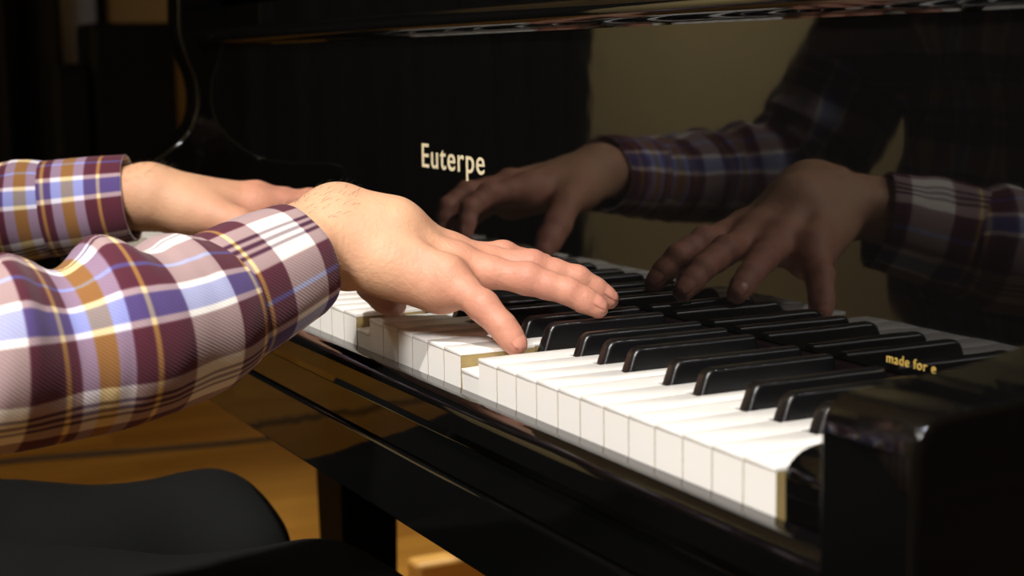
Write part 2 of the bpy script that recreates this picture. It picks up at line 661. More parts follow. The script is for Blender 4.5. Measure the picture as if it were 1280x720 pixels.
def black_mesh():
    bm = bmesh.new()
    # stations along the key: (y, half width at foot, half width at top, top height)
    pts = [(-.0505, .0051, .0047, -.004), (.0445, .0051, .0045, -.004)]
    v = []
    for (y, z, hw) in ((0, -.006, .0052), (.0068, .0122, .0043), (.0865, .0122, .0042), (.0875, -.006, .0052)):
        v.append((bm.verts.new((-hw, y, z)), bm.verts.new((hw, y, z))))
    bm.faces.new((v[0][0], v[0][1], v[1][1], v[1][0]))
    bm.faces.new((v[1][0], v[1][1], v[2][1], v[2][0]))
    bm.faces.new((v[2][0], v[2][1], v[3][1], v[3][0]))
    bm.faces.new((v[3][0], v[3][1], v[0][1], v[0][0]))
    bm.faces.new((v[0][0], v[1][0], v[2][0], v[3][0]))
    bm.faces.new((v[0][1], v[3][1], v[2][1], v[1][1]))
    bmesh.ops.recalc_face_normals(bm, faces=bm.faces[:])
    front = [e for e in bm.edges if set(e.verts) == set(v[1])]
    bmesh.ops.bevel(bm, geom=front, offset=.0046, segments=6, profile=.5, affect='EDGES')
    es = [e for e in bm.edges if e.calc_face_angle(0) > math.radians(50) and max(w.co.z for w in e.verts) > .002]
    bmesh.ops.bevel(bm, geom=es, offset=.0026, segments=5, profile=.5, affect='EDGES', clamp_overlap=True)
    bmesh.ops.recalc_face_normals(bm, faces=bm.faces[:])
    me = bpy.data.meshes.new('black_key')
    bm.to_mesh(me); bm.free()
    me.materials.append(MT['ebony'])
    me.polygons.foreach_set('use_smooth', [True] * len(me.polygons))
    me.set_sharp_from_angle(angle=math.radians(40))
    return me


wm = {}
bmesh_black = black_mesh()
DOWN = {12: .0088, 19: .0088, 28: .0085, 35: .0085}
for i in range(52):
    nt = NOTE[i % 7]
    key = (nt, i == 0, i == 51)
    if key not in wm: wm[key] = white_mesh(*key)
    o = link('white_key', wm[key], piano, (-(i + .5) * P, .22, random.uniform(-.00015, .00015)))
    if i in DOWN: o.rotation_euler.x = DOWN[i] / .2
for nn in range(1, 52):
    nt = NOTE[nn % 7]
    if nt in SH:
        link('black_key', bmesh_black, piano, (-nn * P + SH[nt], .0505, 0))

# fallboard with the half-round lip on its upper edge
prof = [(.1400, .0095), (.1400, .1865), (.1392, .1880)]
for g in np.linspace(-75, 100, 22):
    prof.append((0.1415 - .0098 * math.cos(math.radians(g)), .1972 + .0098 * math.sin(math.radians(g))))
prof += [(.150, .2055), (.158, .204), (.158, .0095)]
bm = prism(bmesh.new(), prof, 'x', XB1 + .001, XA0 - .001)
fall = bm_obj('fallboard', bm, MT['lacquer'], piano, angle=50)


def lettering(text, name, x0, x1, z0, z1, mat, y, base_frac=None, bold=0.0, parent=None):
    cu = bpy.data.curves.new(name, 'FONT')
    cu.body = text
    cu.size = 1
    cu.offset = bold
    cu.space_character = 1.12
    cu.extrude = .01
    tmp = bpy.data.objects.new('lettering_curve', cu)
    C.objects.link(tmp)
    dg = bpy.context.evaluated_depsgraph_get()
    me = bpy.data.meshes.new_from_object(tmp.evaluated_get(dg))
    co = np.array([v.co[:] for v in me.vertices])
    F = [list(pl.vertices) for pl in me.polygons]
    bpy.data.objects.remove(tmp)
    bpy.data.meshes.remove(me)
    lo, hi = co.min(0), co.max(0)
    sx = (x1 - x0) / (hi[0] - lo[0])
    sz = (z1 - z0) / (hi[1] - lo[1])
    V = [(x0 + (c[0] - lo[0]) * sx, y - .0002 * (1 if c[2] > 0 else -1), z0 + (c[1] - lo[1]) * sz) for c in co]
    return mesh_obj(name, V, F, mat, parent, smooth=False)


o = lettering('Euterpe', 'lettering', -.672, -.5565, .0755, .1010, MT['gold'], .1399, bold=.003, parent=fall)
o['label'] = 'pale gold maker lettering'
o = lettering('made for e', 'small_lettering', -.098, -.062, .0138, .0188, MT['gold_small'], .1399, bold=.004, parent=fall)
o['label'] = 'tiny gold lettering at the lower right corner'

bm = box(bmesh.new(), XB0 - .002, XT0 + .002, .136, .150, .0013, .0088, .001)
bm_obj('name_felt', bm, MT['felt'], piano)


def both(name, build, mat, angle=40):
    """one part at the treble end and its mirror image at the bass end"""
    bm = build()
    bmesh.ops.recalc_face_normals(bm, faces=bm.faces[:])
    a = bm_obj(name, bm.copy(), mat, piano, angle=angle)
    for v in bm.verts:
        v.co.x = mir(v.co.x)
    b = bm_obj(name, bm, mat, piano, angle=angle)
    return a, b


def block():
    pr = [(.0025, -.044), (.0020, -.004)]
    for g in np.linspace(10, 88, 8):
        pr.append((.0020 + .020 * (1 - math.cos(math.radians(g))), -.004 + .0125 * math.sin(math.radians(g))))
    pr += [(.06, .0095), (.1385, .0095), (.1385, -.044)]
    return prism(bmesh.new(), pr, 'x', XT0, XT1 - .0005, .0012, 2)


both('key_block', block, MT['lacquer'])


def arm():
    cur = [(-.030, .033), (-.0285, .0395), (-.0240, .0445), (-.0165, .0470), (.02, .0480), (.055, .0520), (.080, .0590), (.104, .0755), (.119, .0890),
           (.126, .1010), (.131, .1150), (.132, .1310), (.1305, .1460), (.127, .1580), (.121, .1740), (.116, .1900), (.1130, .2050), (.114, .2300), (.118, .3300)]
    # smooth the outline
    c = np.array(cur)
    for _ in range(3):
        q = [c[0]]
        for i in range(len(c) - 1):
            q += [c[i] * .75 + c[i + 1] * .25, c[i] * .25 + c[i + 1] * .75]
        q.append(c[-1]); c = np.array(q)
    pr = [(-.030, -.112)] + [tuple(v) for v in c[::2]] + [(.31, .3300), (.31, -.112)]
    bm = bmesh.new()
    prism(bm, pr, 'x', XA0 + .0005, XA1)
    es = [e for e in bm.edges if abs(e.verts[0].co.x - e.verts[1].co.x) < 1e-6]
    bmesh.ops.bevel(bm, geom=es, offset=.0085, segments=6, profile=.5, affect='EDGES', clamp_overlap=True)
    return bm


both('arm', arm, MT['lacquer'], 50)

# key slip, key bed
pr = [(-.0010, -.044), (-.0010, -.0215), (-.0040, -.0195), (-.0120, -.0190)]
for g in np.linspace(90, 180, 8):
    pr.append((-.0140 + .0080 * math.cos(math.radians(g)), -.0275 + .0085 * math.sin(math.radians(g))))
pr += [(-.0220, -.0380), (-.0190, -.0440)]
bm_obj('key_slip', prism(bmesh.new(), pr, 'x', XB1 + .001, XA0 - .0005), MT['lacquer'], piano, angle=50)
bm = bmesh.new()
box(bm, XB1 + .001, XA0, -.0170, .31, -.0672, -.0445, .0012, 2)
box(bm, XB1 + .001, XA0, -.0200, .31, -.1120, -.0680, .0016, 2)
bm_obj('key_bed', bm, MT['lacquer'], piano)
box_obj('key_frame', (XB0 + .004, XT0 - .004, .006, .30, -.044, -.0275), MT['dark'], piano, .001)
# upper panel behind the fallboard, lid, music desk
box_obj('upper_panel', (XB1 + .001, XA0 - .001, .162, .176, .10, .2330), MT['lacquer'], piano, .002)
pr = [(.158 + .011 - .011 * math.sin(math.radians(g)), .2475 - .0125 * math.cos(math.radians(g))) for g in np.linspace(0, 180, 11)] + [(.308, .260), (.308, .2350)]
bm_obj('music_shelf', prism(bmesh.new(), pr, 'x', XB1 + .001, XA0 - .001), MT['lacquer'], piano, angle=50)
bm = prism(bmesh.new(), [(-1.02, .2605), (-.20, .2605), (-.20, .44), (-.24, .48), (-.98, .48), (-1.02, .44)], 'y', .225, .240, .003)
bm_obj('music_desk', bm, MT['lacquer'], piano)
xb, xt = mir(XA1), XA1
case = [(xb, .312), (xt, .312), (xt, .62), (.08, .86), (-.02, 1.03), (-.22, 1.18), (-.44, 1.33), (-.60, 1.52), (-.72, 1.68), (-.90, 1.77), (-1.10, 1.76), (-1.25, 1.68), (xb, 1.52)]
bm_obj('case_rim', prism(bmesh.new(), case, 'z', -.112, .3300, .004, 3), MT['lacquer_worn'], piano, angle=40)
lid = [(x * 1.0, max(y, .50)) for x, y in case]
bm_obj('lid', prism(bmesh.new(), lid, 'z', .3310, .3560, .006, 3), MT['lacquer_worn'], piano, angle=40)


def taper_leg(x0, x1, y0, y1):
    bm = bmesh.new()
    box(bm, x0, x1, y0, y1, -.62, -.1125, .004)
    for v in bm.verts:
        if v.co.z < -.4:
            cxm, cym = (x0 + x1) / 2, (y0 + y1) / 2
            v.co.x = cxm + (v.co.x - cxm) * .8
            v.co.y = cym + (v.co.y - cym) * .8
    return bm


for (x0, x1, y0, y1) in ((-1.195, -1.105, .222, .296), (-.117, -.027, .222, .296), (-1.0, -.91, 1.42, 1.50)):
    lg = bm_obj('leg', taper_leg(x0, x1, y0, y1), MT['satin'], piano)
    xm, ym = (x0 + x1) / 2, (y0 + y1) / 2
    th = [(xm + dx, ym + .0, z) for dx, z in ((0, 0), (0, 0))]
    bm = bmesh.new()
    bmesh.ops.create_cone(bm, cap_ends=True, segments=28, radius1=.030, radius2=.030, depth=.022, matrix=Matrix.Translation((xm, ym, -.69)) @ Matrix.Rotation(math.pi / 2, 4, 'X'))
    box(bm, xm - .014, xm + .014, ym - .014, ym + .014, -.675, -.6195, .002)
    bm_obj('caster', bm, MT['brass'], lg)
# pedal lyre under the key bed
bm = bmesh.new()
box(bm, XS - .075, XS - .045, .40, .43, -.60, -.1125, .004)
box(bm, XS + .045, XS + .075, .40, .43, -.60, -.1125, .004)
box(bm, XS - .12, XS + .12, .37, .47, -.665, -.60, .006)
ly = bm_obj('pedal_lyre', bm, MT['lacquer_worn'], piano)
for dx in (-.07, 0, .07):
    bm = prism(bmesh.new(), [(XS + dx - .009, .385), (XS + dx - .014, .27), (XS + dx - .008, .245), (XS + dx + .008, .245), (XS + dx + .014, .27), (XS + dx + .009, .385)], 'z', -.655, -.645, .003)
    bm_obj('pedal', bm, MT['brass'], ly)

# ------------------------------------------------------------------ the pianist
pianist = thing('person', (-.58, -.62, -.72), 'person in plaid flannel shirt and black trousers playing the piano keys', 'person')


def hand(sign, W, fore, thumb, fingers, tips_r, width_dir, palmar, lo, hi, h=.0014, dorsum=0.0):
    """W wrist centre; fore the forearm's far end; thumb joints; fingers: list of (MCP, tip, lift) from index to little."""
    f = Field(lo, hi, h)
    W, fore = np.array(W, float), np.array(fore, float)
    wd = np.array(width_dir, float); wd /= np.linalg.norm(wd)      # from thumb side to little-finger side
    pal = np.array(palmar, float); pal /= np.linalg.norm(pal)
    A = fore - W
    # forearm and wrist: two bones side by side give the oval section
    for sgn, r0, r1 in ((-1, .0185, .024), (1, .0178, .023)):
        f.cap(W + sgn * .0115 * wd, fore + sgn * .012 * wd, r0, r1, .02)
    f.cap(W + wd * .021 - pal * .010 + A * .10, W + wd * .019 - pal * .008 + A * .16, .0095, .0085, .010)   # head of the ulna
    mc = [np.array(x[0], float) for x in fingers]
    if dorsum:
        f.cap(W + (mc[1] - W) * .48 - pal * dorsum, mc[1] - pal * .001, .0145, .0120, .016)        # arched back of the flexed hand
        f.cap(W + (mc[1] - W) * .12 - pal * .002, W + (mc[1] - W) * .48 - pal * dorsum, .0195, .0150, .020)
        f.cap(W + (mc[2] - W) * .12 - pal * .001, W + (mc[2] - W) * .48 - pal * (dorsum * .9), .0195, .0150, .020)
    spread = (-.0145, -.005, .0055, .0150)
    for m, s_, ra, rb in zip(mc, spread, (.0175, .0180, .0175, .0165), (.0112, .0116, .0110, .0102)):
        f.cap(W + wd * s_ * 1.1, m + pal * .003, ra, rb, .014)
        f.cap(W + wd * s_ + pal * .008, m + pal * .008, .0145, .0085, .012)
    tm = [np.array(t, float) for t in thumb]
    # ball of the thumb, little-finger side of the palm
    f.chain([W - wd * .012 + pal * .007, tm[0] + pal * .002, tm[1]], [.0165, .0170, .0118], .014)
    f.cap(tm[0] * .5 + tm[1] * .5, mc[0] * .45 + W * .55 + pal * .006, .0095, .011, .014)
    f.chain([W + wd * .012 + pal * .006, lerp(W, mc[3], .45) + wd * .006 + pal * .006, lerp(W, mc[3], .92) + wd * .002 + pal * .010], [.0115, .0145, .0138], .012)
    # thumb
    ip, tp = tm[2], tm[3]
    f.chain([tm[1], ip, lerp(ip, tp, .55), tp], [.0122, .0112, .0104, .0086], .006)
    joints = [tm[1], ip]
    nails = [(ip, tp, .0076, .0068)]
    for (m, t, lift, bend), rs in zip(fingers, tips_r):
        m, t = np.array(m, float), np.array(t, float)
        ax = t - m
        upv = -pal - ax * ((-pal) @ ax) / (ax @ ax)
        upv /= np.linalg.norm(upv)
        pip = m + ax * .49 + upv * lift
        dip = m + ax * .78 + upv * (lift * .75 + bend)
        f.cap(m, lerp(m, pip, .45), rs[0] * 1.10, rs[0], .010)
        f.chain([m, lerp(m, pip, .5), pip, lerp(pip, dip, .5), dip, lerp(dip, t, .55), t], [rs[0] * 1.05, rs[0] * .97, rs[1] * 1.04, rs[1] * .95, rs[2] * 1.02, rs[2] * .97, rs[3]], .0035)
        f.ell(m - pal * .0035, (.0085,) * 3, .008)                              # knuckle
        f.ell(pip + upv * .0022, (rs[1] * .86,) * 3, .006)
        # tendon on the back of the hand
        f.cap(lerp(W, m, .35) - pal * .0145, m - pal * .0085, .0022, .0030, .009)
        # creases over and under the joint
        joints += [m, pip, dip, t]
        nails.append((dip, t, rs[2], rs[3]))
    # skin folds at the wrist
    V, Q = f.mesh()
    V = relax(V, Q, 2, .5)
    J = np.array([lerp(m, t, .5) for m, t, _, _ in fingers] + [t for _, t, _, _ in fingers] + [tm[3]] + [m for m, _, _, _ in fingers], float)
    d = np.min(np.linalg.norm(V[:, None, :] - J[None], axis=2) - .012, axis=1)
    reach = np.linalg.norm(V - W, axis=1)
    blush = np.clip(.95 - d / .03, 0, 1) * .12 + np.clip((reach - .045) / .07, 0, 1) * .62
    return V, Q, blush, nails


# right hand: little finger on E, ring and middle fingers on the black keys, thumb an octave below
RH = hand(+1, (-.3870, -.044, .0660), (-.322, -.205, .030),
          [(-.4090, -.028, .047), (-.4320, -.010, .0350), (-.4500, .0060, .0220), (-.4600, .0235, .0050)],
          [((-.3930, .0200, .0470), (-.372, .1060, .0190), .012, .004),
           ((-.3705, .0245, .0465), (-.3275, .1125, .0192), .0085, .002),
           ((-.3510, .0200, .0440), (-.3005, .0895, .0192), .0050, .0015),
           ((-.3335, .0060, .0395), (-.2925, .0300, .0030), .0035, .001)],
          [(.0098, .0088, .0078, .0066), (.0100, .0090, .0080, .0068), (.0097, .0089, .0079, .0067), (.0092, .0085, .0078, .0068)],
          (.86, -.30, -.38), (-.40, .15, -.90), (-.50, -.225, -.012), (-.255, .135, .118), dorsum=.0098)
LH = hand(-1, (-.7560, -.068, .0640), (-.819, -.225, .052),
          [(-.7280, -.040, .054), (-.6970, -.008, .0420), (-.6830, .010, .0250), (-.6700, .0300, .0060)],
          [((-.7230, .0160, .0560), (-.7040, .0880, .0205), .016, .004),
           ((-.7450, .0240, .0570), (-.7300, .0960, .0205), .016, .004),
           ((-.7680, .0200, .0520), (-.7720, .0800, .0180), .012, .003),
           ((-.7890, .0060, .0440), (-.8370, .0320, .0040), .006, .002)],
          [(.0098, .0088, .0078, .0066), (.0100, .0090, .0080, .0068), (.0097, .0089, .0079, .0067), (.0088, .0081, .0074, .0064)],
          (-.93, -.15, -.32), (.30, .12, -.93), (-.87, -.245, -.012), (-.645, .125, .115))

# trunk, head and legs of the same body
HC_ = np.array((-.585, -.400, .585))                # head centre
ca, sa = math.cos(math.radians(24)), math.sin(math.radians(24))


def hp(x, y, z):
    """head frame (x right, y forwards, z up) tilted down towards the keys"""
    return HC_ + np.array((x, y * ca + z * sa, -y * sa + z * ca))


HR = np.array([[1, 0, 0], [0, ca, sa], [0, -sa, ca]])
g = Field((-.72, -.58, .31), (-.45, -.24, .73), .0028)
g.ell(hp(0, -.012, .030), (.077, .098, .088), .02, HR)
g.ell(hp(0, .022, -.040), (.058, .070, .072), .04, HR)
g.ell(hp(0, .052, -.094), (.030, .028, .020), .03, HR)        # chin
for s_ in (-1, 1):
    g.ell(hp(s_ * .040, .058, -.030), (.024, .022, .022), .025, HR)   # cheek
    g.ell(hp(s_ * .033, .088, .008), (.017, .014, .011), .012, HR, sub=True)  # eye socket
    g.cap(hp(s_ * .012, .089, .026), hp(s_ * .050, .072, .024), .0075, .006, .014)  # brow
    g.ell(hp(s_ * .078, -.008, -.012), (.008, .021, .032), .008, HR)  # ear
    g.ell(hp(s_ * .085, -.004, -.010), (.006, .011, .018), .005, HR, sub=True)
    g.ell(hp(s_ * .011, .099, -.038), (.0075, .009, .007), .008, HR)  # nostril wing
    g.cap(hp(s_ * .022, -.025, -.070), (-.583 + s_ * .026, -.474, .405), .042, .044, .03)   # neck
    g.cap((-.583 + s_ * .026, -.474, .405), (-.582 + s_ * .030, -.490, .375), .044, .048, .03)
g.cap(hp(0, .086, .014), hp(0, .114, -.032), .0075, .0100, .012)
g.cap(hp(-.020, .083, -.061), hp(.020, .083, -.061), .006, .006, .008)   # upper lip
g.cap(hp(-.017, .082, -.072), hp(.017, .082, -.072), .0065, .0065, .006)  # lower lip
for s_ in (-1, 1):
    g.cap(hp(s_ * .022, .0790, .0135), hp(s_ * .043, .0750, .0125), .0062, .0058, .006)    # upper eyelid
    g.cap(hp(s_ * .023, .0775, -.0040), hp(s_ * .042, .0740, -.0040), .0042, .0040, .006)  # lower eyelid
g.cap(hp(-.021, .0925, -.0665), hp(.021, .0925, -.0665), .0016, .0016, .003, sub=True)     # line of the mouth
HV, HQ = g.mesh()
HV = relax(HV, HQ, 2)
t = Field((-1.0, -.80, -.36), (-.2, .12, .46), .011)
t.ell((-.58, -.525, .20), (.165, .105, .19), .05)
t.ell((-.58, -.570, -.03), (.145, .105, .20), .06)
t.cap((-.735, -.505, .315), (-.425, -.505, .315), .055, .055, .05)
t.cap((-.585, -.490, .33), (-.585, -.462, .44), .060, .052, .05)
t.ell((-.58, -.61, -.15), (.165, .13, .10), .05)
for a_, b_, c_ in (((-.745, -.505, .30), (-.850, -.330, .045), (-.816, -.21, .051)), ((-.415, -.505, .30), (-.308, -.335, .025), (-.320, -.20, .027))):
    t.chain([a_, b_, c_], [.045, .036, .024], .02)
for a_, b_ in (((-.66, -.60, -.165), (-.745, -.05, -.235)), ((-.50, -.60, -.165), (-.500, -.02, -.232))):
    t.cap(a_, b_, .066, .045, .04)
TV, TQ = t.mesh()
TV = relax(TV, TQ, 2)
VV, QQ, BB = [], [], []
off = 0
for V_, Q_, B_ in ((RH[0], RH[1], RH[2]), (LH[0], LH[1], LH[2]), (HV, HQ, np.full(len(HV), .35)), (TV, TQ, np.full(len(TV), .3))):
    VV.append(V_); QQ.append(Q_ + off); BB.append(B_); off += len(V_)
body = mesh_obj('body', np.concatenate(VV), np.concatenate(QQ), MT['skin'], pianist)
at = body.data.attributes.new('blush', 'FLOAT', 'POINT')
at.data.foreach_set('value', np.concatenate(BB))


def nail(dip, tip, r0, r1, palmar, body_):
    dip, tip = np.array(dip, float), np.array(tip, float)
    ax = tip - dip; L = np.linalg.norm(ax); ax /= L
    pal = np.array(palmar, float)
    u = -pal - ax * ((-pal) @ ax); u /= np.linalg.norm(u)
    s_ = np.cross(ax, u)
    V, F = [], []
    n1, n2 = 9, 9
    for i in range(n1):
        v = i / (n1 - 1)
        q = dip + ax * (L * .50 + v * (L * .5 + r1 * .55))
        rr = r0 * (1 - v) + r1 * v
        edge = math.sqrt(max(0, 1 - abs(v - .45) ** 3 / .55 ** 3 * .55))
        for j in range(n2):
            a = (j / (n2 - 1) - .5) * math.radians(104) * edge
            drop = max(0, v - .55) ** 2 * .010
            V.append(q + (rr + .00025) * (math.sin(a) * s_ + math.cos(a) * u) - u * drop)
    for i in range(n1 - 1):
        for j in range(n2 - 1):
            F.append((i * n2 + j, i * n2 + j + 1, (i + 1) * n2 + j + 1, (i + 1) * n2 + j))
    o = mesh_obj('fingernail', V, F, MT['nail'], body_)
    m_ = o.modifiers.new('thickness', 'SOLIDIFY'); m_.thickness = .0006; m_.offset = -1
    return o


for (d_, t_, a_, b_) in RH[3]:
    nail(d_, t_, a_, b_, (-.40, .15, -.90), body)
for (d_, t_, a_, b_) in LH[3]:
    nail(d_, t_, a_, b_, (.30, .12, -.93), body)

for s_ in (-1, 1):
    v_, f_ = tube([hp(s_ * .012, .0975, .0275), hp(s_ * .024, .0965, .0325), hp(s_ * .038, .0890, .0325), hp(s_ * .050, .0780, .0270)], [.0028, .0036, .0032, .0014], 8)
    mesh_obj('eyebrow', v_, f_, MT['hair'], body)

# fine hairs on the wrists
V, F = [], []
rg = np.random.default_rng(7)
for HV_, W_, nh in ((RH[0], (-.3880, -.050, .064), 80), (LH[0], (-.756, -.068, .064), 80)):
    W_ = np.array(W_)
    c_ = HV_[(np.linalg.norm(HV_ - W_ - np.array((.0, -.005, .018)), axis=1) < .030) & (HV_[:, 2] > W_[2] + .012)]
    for b0 in c_[rg.integers(0, len(c_), nh)]:
        nrm = (b0 - W_); nrm[1] *= .2; nrm /= np.linalg.norm(nrm)
        dr = nrm * .55 + np.array((rg.normal(0, .25), .75 + rg.normal(0, .2), rg.normal(0, .15)))
        dr /= np.linalg.norm(dr)
        L_ = rg.uniform(.003, .0065)
        v_, f_ = tube([b0 - nrm * .0005, b0 + dr * L_ * .5 + nrm * .0006, b0 + dr * L_], [.00009, .00008, .00003], 3)
        F += [tuple(i + len(V) for i in q) for q in f_]
        V += v_
o = mesh_obj('wrist_hair', V, F, MT['hair'], body)
o['kind'] = 'stuff'
# eyes, head hair
for s_ in (-1, 1):
    bm = bmesh.new()
    bmesh.ops.create_uvsphere(bm, u_segments=20, v_segments=12, radius=.0118, matrix=Matrix.Translation(hp(s_ * .032, .0705, .007)))
    e_ = bm_obj('eye', bm, MT['eye'], body)
    bm = bmesh.new()
    bmesh.ops.create_uvsphere(bm, u_segments=16, v_segments=10, radius=.0058, matrix=Matrix.Translation(hp(s_ * .032, .0770, .0045)))
    bm_obj('iris', bm, MT['iris'], body)
q = Field((-.73, -.58, .40), (-.44, -.22, .75), .0045)
q.ell(hp(0, -.020, .040), (.086, .104, .091), .02, HR)
q.ell(hp(0, .105, -.055), (.085, .095, .085), .02, HR, sub=True)
for s_ in (-1, 1):
    q.ell(hp(s_ * .088, .005, -.03), (.022, .035, .045), .01, HR, sub=True)
q.cap(hp(-.042, -.072, -.03), hp(.042, -.072, -.03), .026, .026, .03)
q.ell(hp(0, -.02, -.140), (.12, .12, .06), .015, HR, sub=True)
for s_ in (-1, 1):
    q.cap(hp(s_ * .071, .022, .03), hp(s_ * .071, .024, -.018), .010, .007, .008)
rr = np.random.default_rng(3)
for k in range(260):
    th, ph = rr.uniform(0, 2 * math.pi), rr.uniform(.0, .8)
    x, y, z = math.cos(th) * math.sin(ph * 1.4), math.sin(th) * math.sin(ph * 1.4), math.cos(ph * 1.4)
    a_ = hp(x * .084, -.02 + y * .102, .04 + z * .090)
    b_ = hp(x * .092 + .008, -.02 + y * .108 + .012, .035 + z * .088)
    q.cap(a_, b_, .0042, .0022, .004)
V, Q = q.mesh()
mesh_obj('hair', relax(V, Q, 1), Q, MT['hair'], pianist)

# shirt: trunk plus two sleeves, each with its buttoned cuff
q = Field((-.90, -.80, -.34), (-.26, -.30, .46), .009)
q.ell((-.59, -.525, .20), (.215, .132, .20), .05)
q.ell((-.605, -.560, -.02), (.262, .165, .24), .06)
q.cap((-.745, -.505, .305), (-.415, -.505, .305), .075, .075, .05)
q.ell((-.58, -.605, -.17), (.212, .180, .10), .05)
for a_, b_ in (((-.745, -.505, .295), (-.800, -.415, .17)), ((-.415, -.505, .295), (-.360, -.420, .165))):
    q.cap(a_, b_, .070, .064, .03)
V, Q = q.mesh()
V = relax(V, Q, 2)
V[:, 1] += .004 * np.sin(V[:, 2] * 55 + V[:, 0] * 22) + .003 * np.sin(V[:, 0] * 70 - V[:, 2] * 24)
ang = np.arctan2(V[:, 0] + .58, V[:, 1] + .56) * .19
uv = np.stack([ang + 1.0, V[:, 2] + 1.03], 1)
uvs = []
for f in Q:
    w = uv[f].copy()
    if w[:, 0].max() - w[:, 0].min() > .4:
        w[w[:, 0] < 1.0, 0] += 2 * math.pi * .19
    uvs += [tuple(x) for x in w]
shirt = mesh_obj('shirt', V, Q, MT['plaid'], pianist, uvs=uvs)
# folded collar round the neck
cv, cf, cu_ = [], [], []
na = 64
band = [(.000, .000), (.004, .018), (.005, .034), (.009, .039), (.015, .034), (.022, .018), (.030, .004)]
for i in range(na + 1):
    a = math.radians(100) + math.radians(340) * i / na
    dip = .030 * max(0, math.sin(a)) ** 1.5
    tip = .012 * max(0, math.cos((a - math.pi / 2))) ** 24
    for j, (dr, dz) in enumerate(band):
        rx, ry = .070 + dr, .066 + dr
        cv.append((-.583 + rx * math.cos(a), -.482 + ry * math.sin(a) + dz * .25 + (tip if j > 4 else 0), .362 - dip + dz - (tip * 1.6 if j > 4 else 0)))
        cu_.append((a * .07 + .11, j * .012))
nb = len(band)
fu = []
for i in range(na):
    for j in range(nb - 1):
        f = (i * nb + j, (i + 1) * nb + j, (i + 1) * nb + j + 1, i * nb + j + 1)
        cf.append(f); fu += [cu_[k] for k in f]
co_ = mesh_obj('collar', cv, cf, MT['plaid'], shirt, uvs=fu)
m_ = co_.modifiers.new('thickness', 'SOLIDIFY'); m_.thickness = .002

# button placket down the front
for k in range(6):
    z = .30 - k * .085
    bm = bmesh.new()
    yy = V[(np.abs(V[:, 0] + .58) < .012) & (np.abs(V[:, 2] - z) < .012)][:, 1].max()
    bmesh.ops.create_cone(bm, cap_ends=True, segments=18, radius1=.0055, radius2=.0050, depth=.0028, matrix=Matrix.Translation((-.58, yy + .0008, z)) @ Matrix.Rotation(-math.pi / 2, 4, 'X'))
    bm_obj('button', bm, MT['button'], shirt)


def spline(P_, m):
    P_ = np.asarray(P_, float)
    s_ = np.concatenate([[0], np.cumsum(np.linalg.norm(np.diff(P_[:, :3], axis=0), axis=1))])
    u = np.linspace(0, s_[-1], m)
    tg = np.gradient(P_, s_, axis=0)
    out = np.empty((m, P_.shape[1]))
    for i, x in enumerate(u):
        k = min(max(np.searchsorted(s_, x) - 1, 0), len(s_) - 2)
        h_ = s_[k + 1] - s_[k]; w = (x - s_[k]) / h_
        out[i] = (2 * w ** 3 - 3 * w ** 2 + 1) * P_[k] + (w ** 3 - 2 * w ** 2 + w) * h_ * tg[k] + (-2 * w ** 3 + 3 * w ** 2) * P_[k + 1] + (w ** 3 - w ** 2) * h_ * tg[k + 1]
    return u, out


def cloth_tube(name, st, m, n, fold, u0, v0, parent, circ, side, inner=.03, thick=.0016, shear=0.0):
    """st: rows (x, y, z, r_up, r_side) from the far end to the opening at the wrist; side=+1 counts round from the top towards +x."""
    s_, R = spline(st, m)
    V, U, F, UV = [], [], [], []
    T = np.gradient(R[:, :3], axis=0)
    T /= np.linalg.norm(T, axis=1)[:, None]
    def ring(i, dr, back=0.0, v=None):
        t_ = T[i]
        upv = np.array((0, 0, 1.0)) - t_ * t_[2]; upv /= np.linalg.norm(upv)
        sd = np.cross(t_, upv) * side
        c_ = R[i, :3] - t_ * back
        for k in range(n + 1):
            a = 2 * math.pi * k / n
            d = dr + (fold(s_[i], a, s_[-1]) if fold else 0)
            V.append(c_ + upv * math.cos(a) * (R[i, 3] + d) + sd * math.sin(a) * (R[i, 4] + d))
            U.append((u0 + a / (2 * math.pi) * circ, v0 + (s_[-1] - s_[i] if v is None else v) + shear * math.cos(a)))
    for i in range(m): ring(i, 0)
    last = m - 1
    for back, dr in ((-.0006, -thick * .3), (-.0006, -thick * .9), (.002, -thick * 1.3), (inner * .5, -thick * 1.3), (inner, -thick * 1.3)):
        ring(last, dr, back, -.003)
    rows = m + 5
    for i in range(rows - 1):
        for k in range(n):
            f = (i * (n + 1) + k, i * (n + 1) + k + 1, (i + 1) * (n + 1) + k + 1, (i + 1) * (n + 1) + k)
            if side < 0: f = f[::-1]
            F.append(f)
            UV += [U[j] for j in f]
    # weld the seam
    F2 = [tuple(j if j % (n + 1) != n else j - n for j in f) for f in F]
    return mesh_obj(name, V, F2, MT['plaid'], parent, uvs=UV)


def folds(seed, amp, top=1.0, near=.06):
    r_ = np.random.default_rng(seed)
    W = [(r_.uniform(60, 150), r_.uniform(-2.2, 2.2), r_.uniform(0, 6.28), r_.uniform(.5, 1.0)) for _ in range(7)]
    def f(s_, a, S):
        e = S - s_
        w = .25 + .75 * min(1, e / near)
        v = 0
        for fr, tw, ph, am in W:
            x = math.sin(fr * e + tw * math.sin(a + ph) * 2.0 + ph)
            v += am * (x if x < 0 else x ** 2)
        return amp * w * v / 2.2 * (.55 + .45 * top * math.cos(a - .3))
    return f


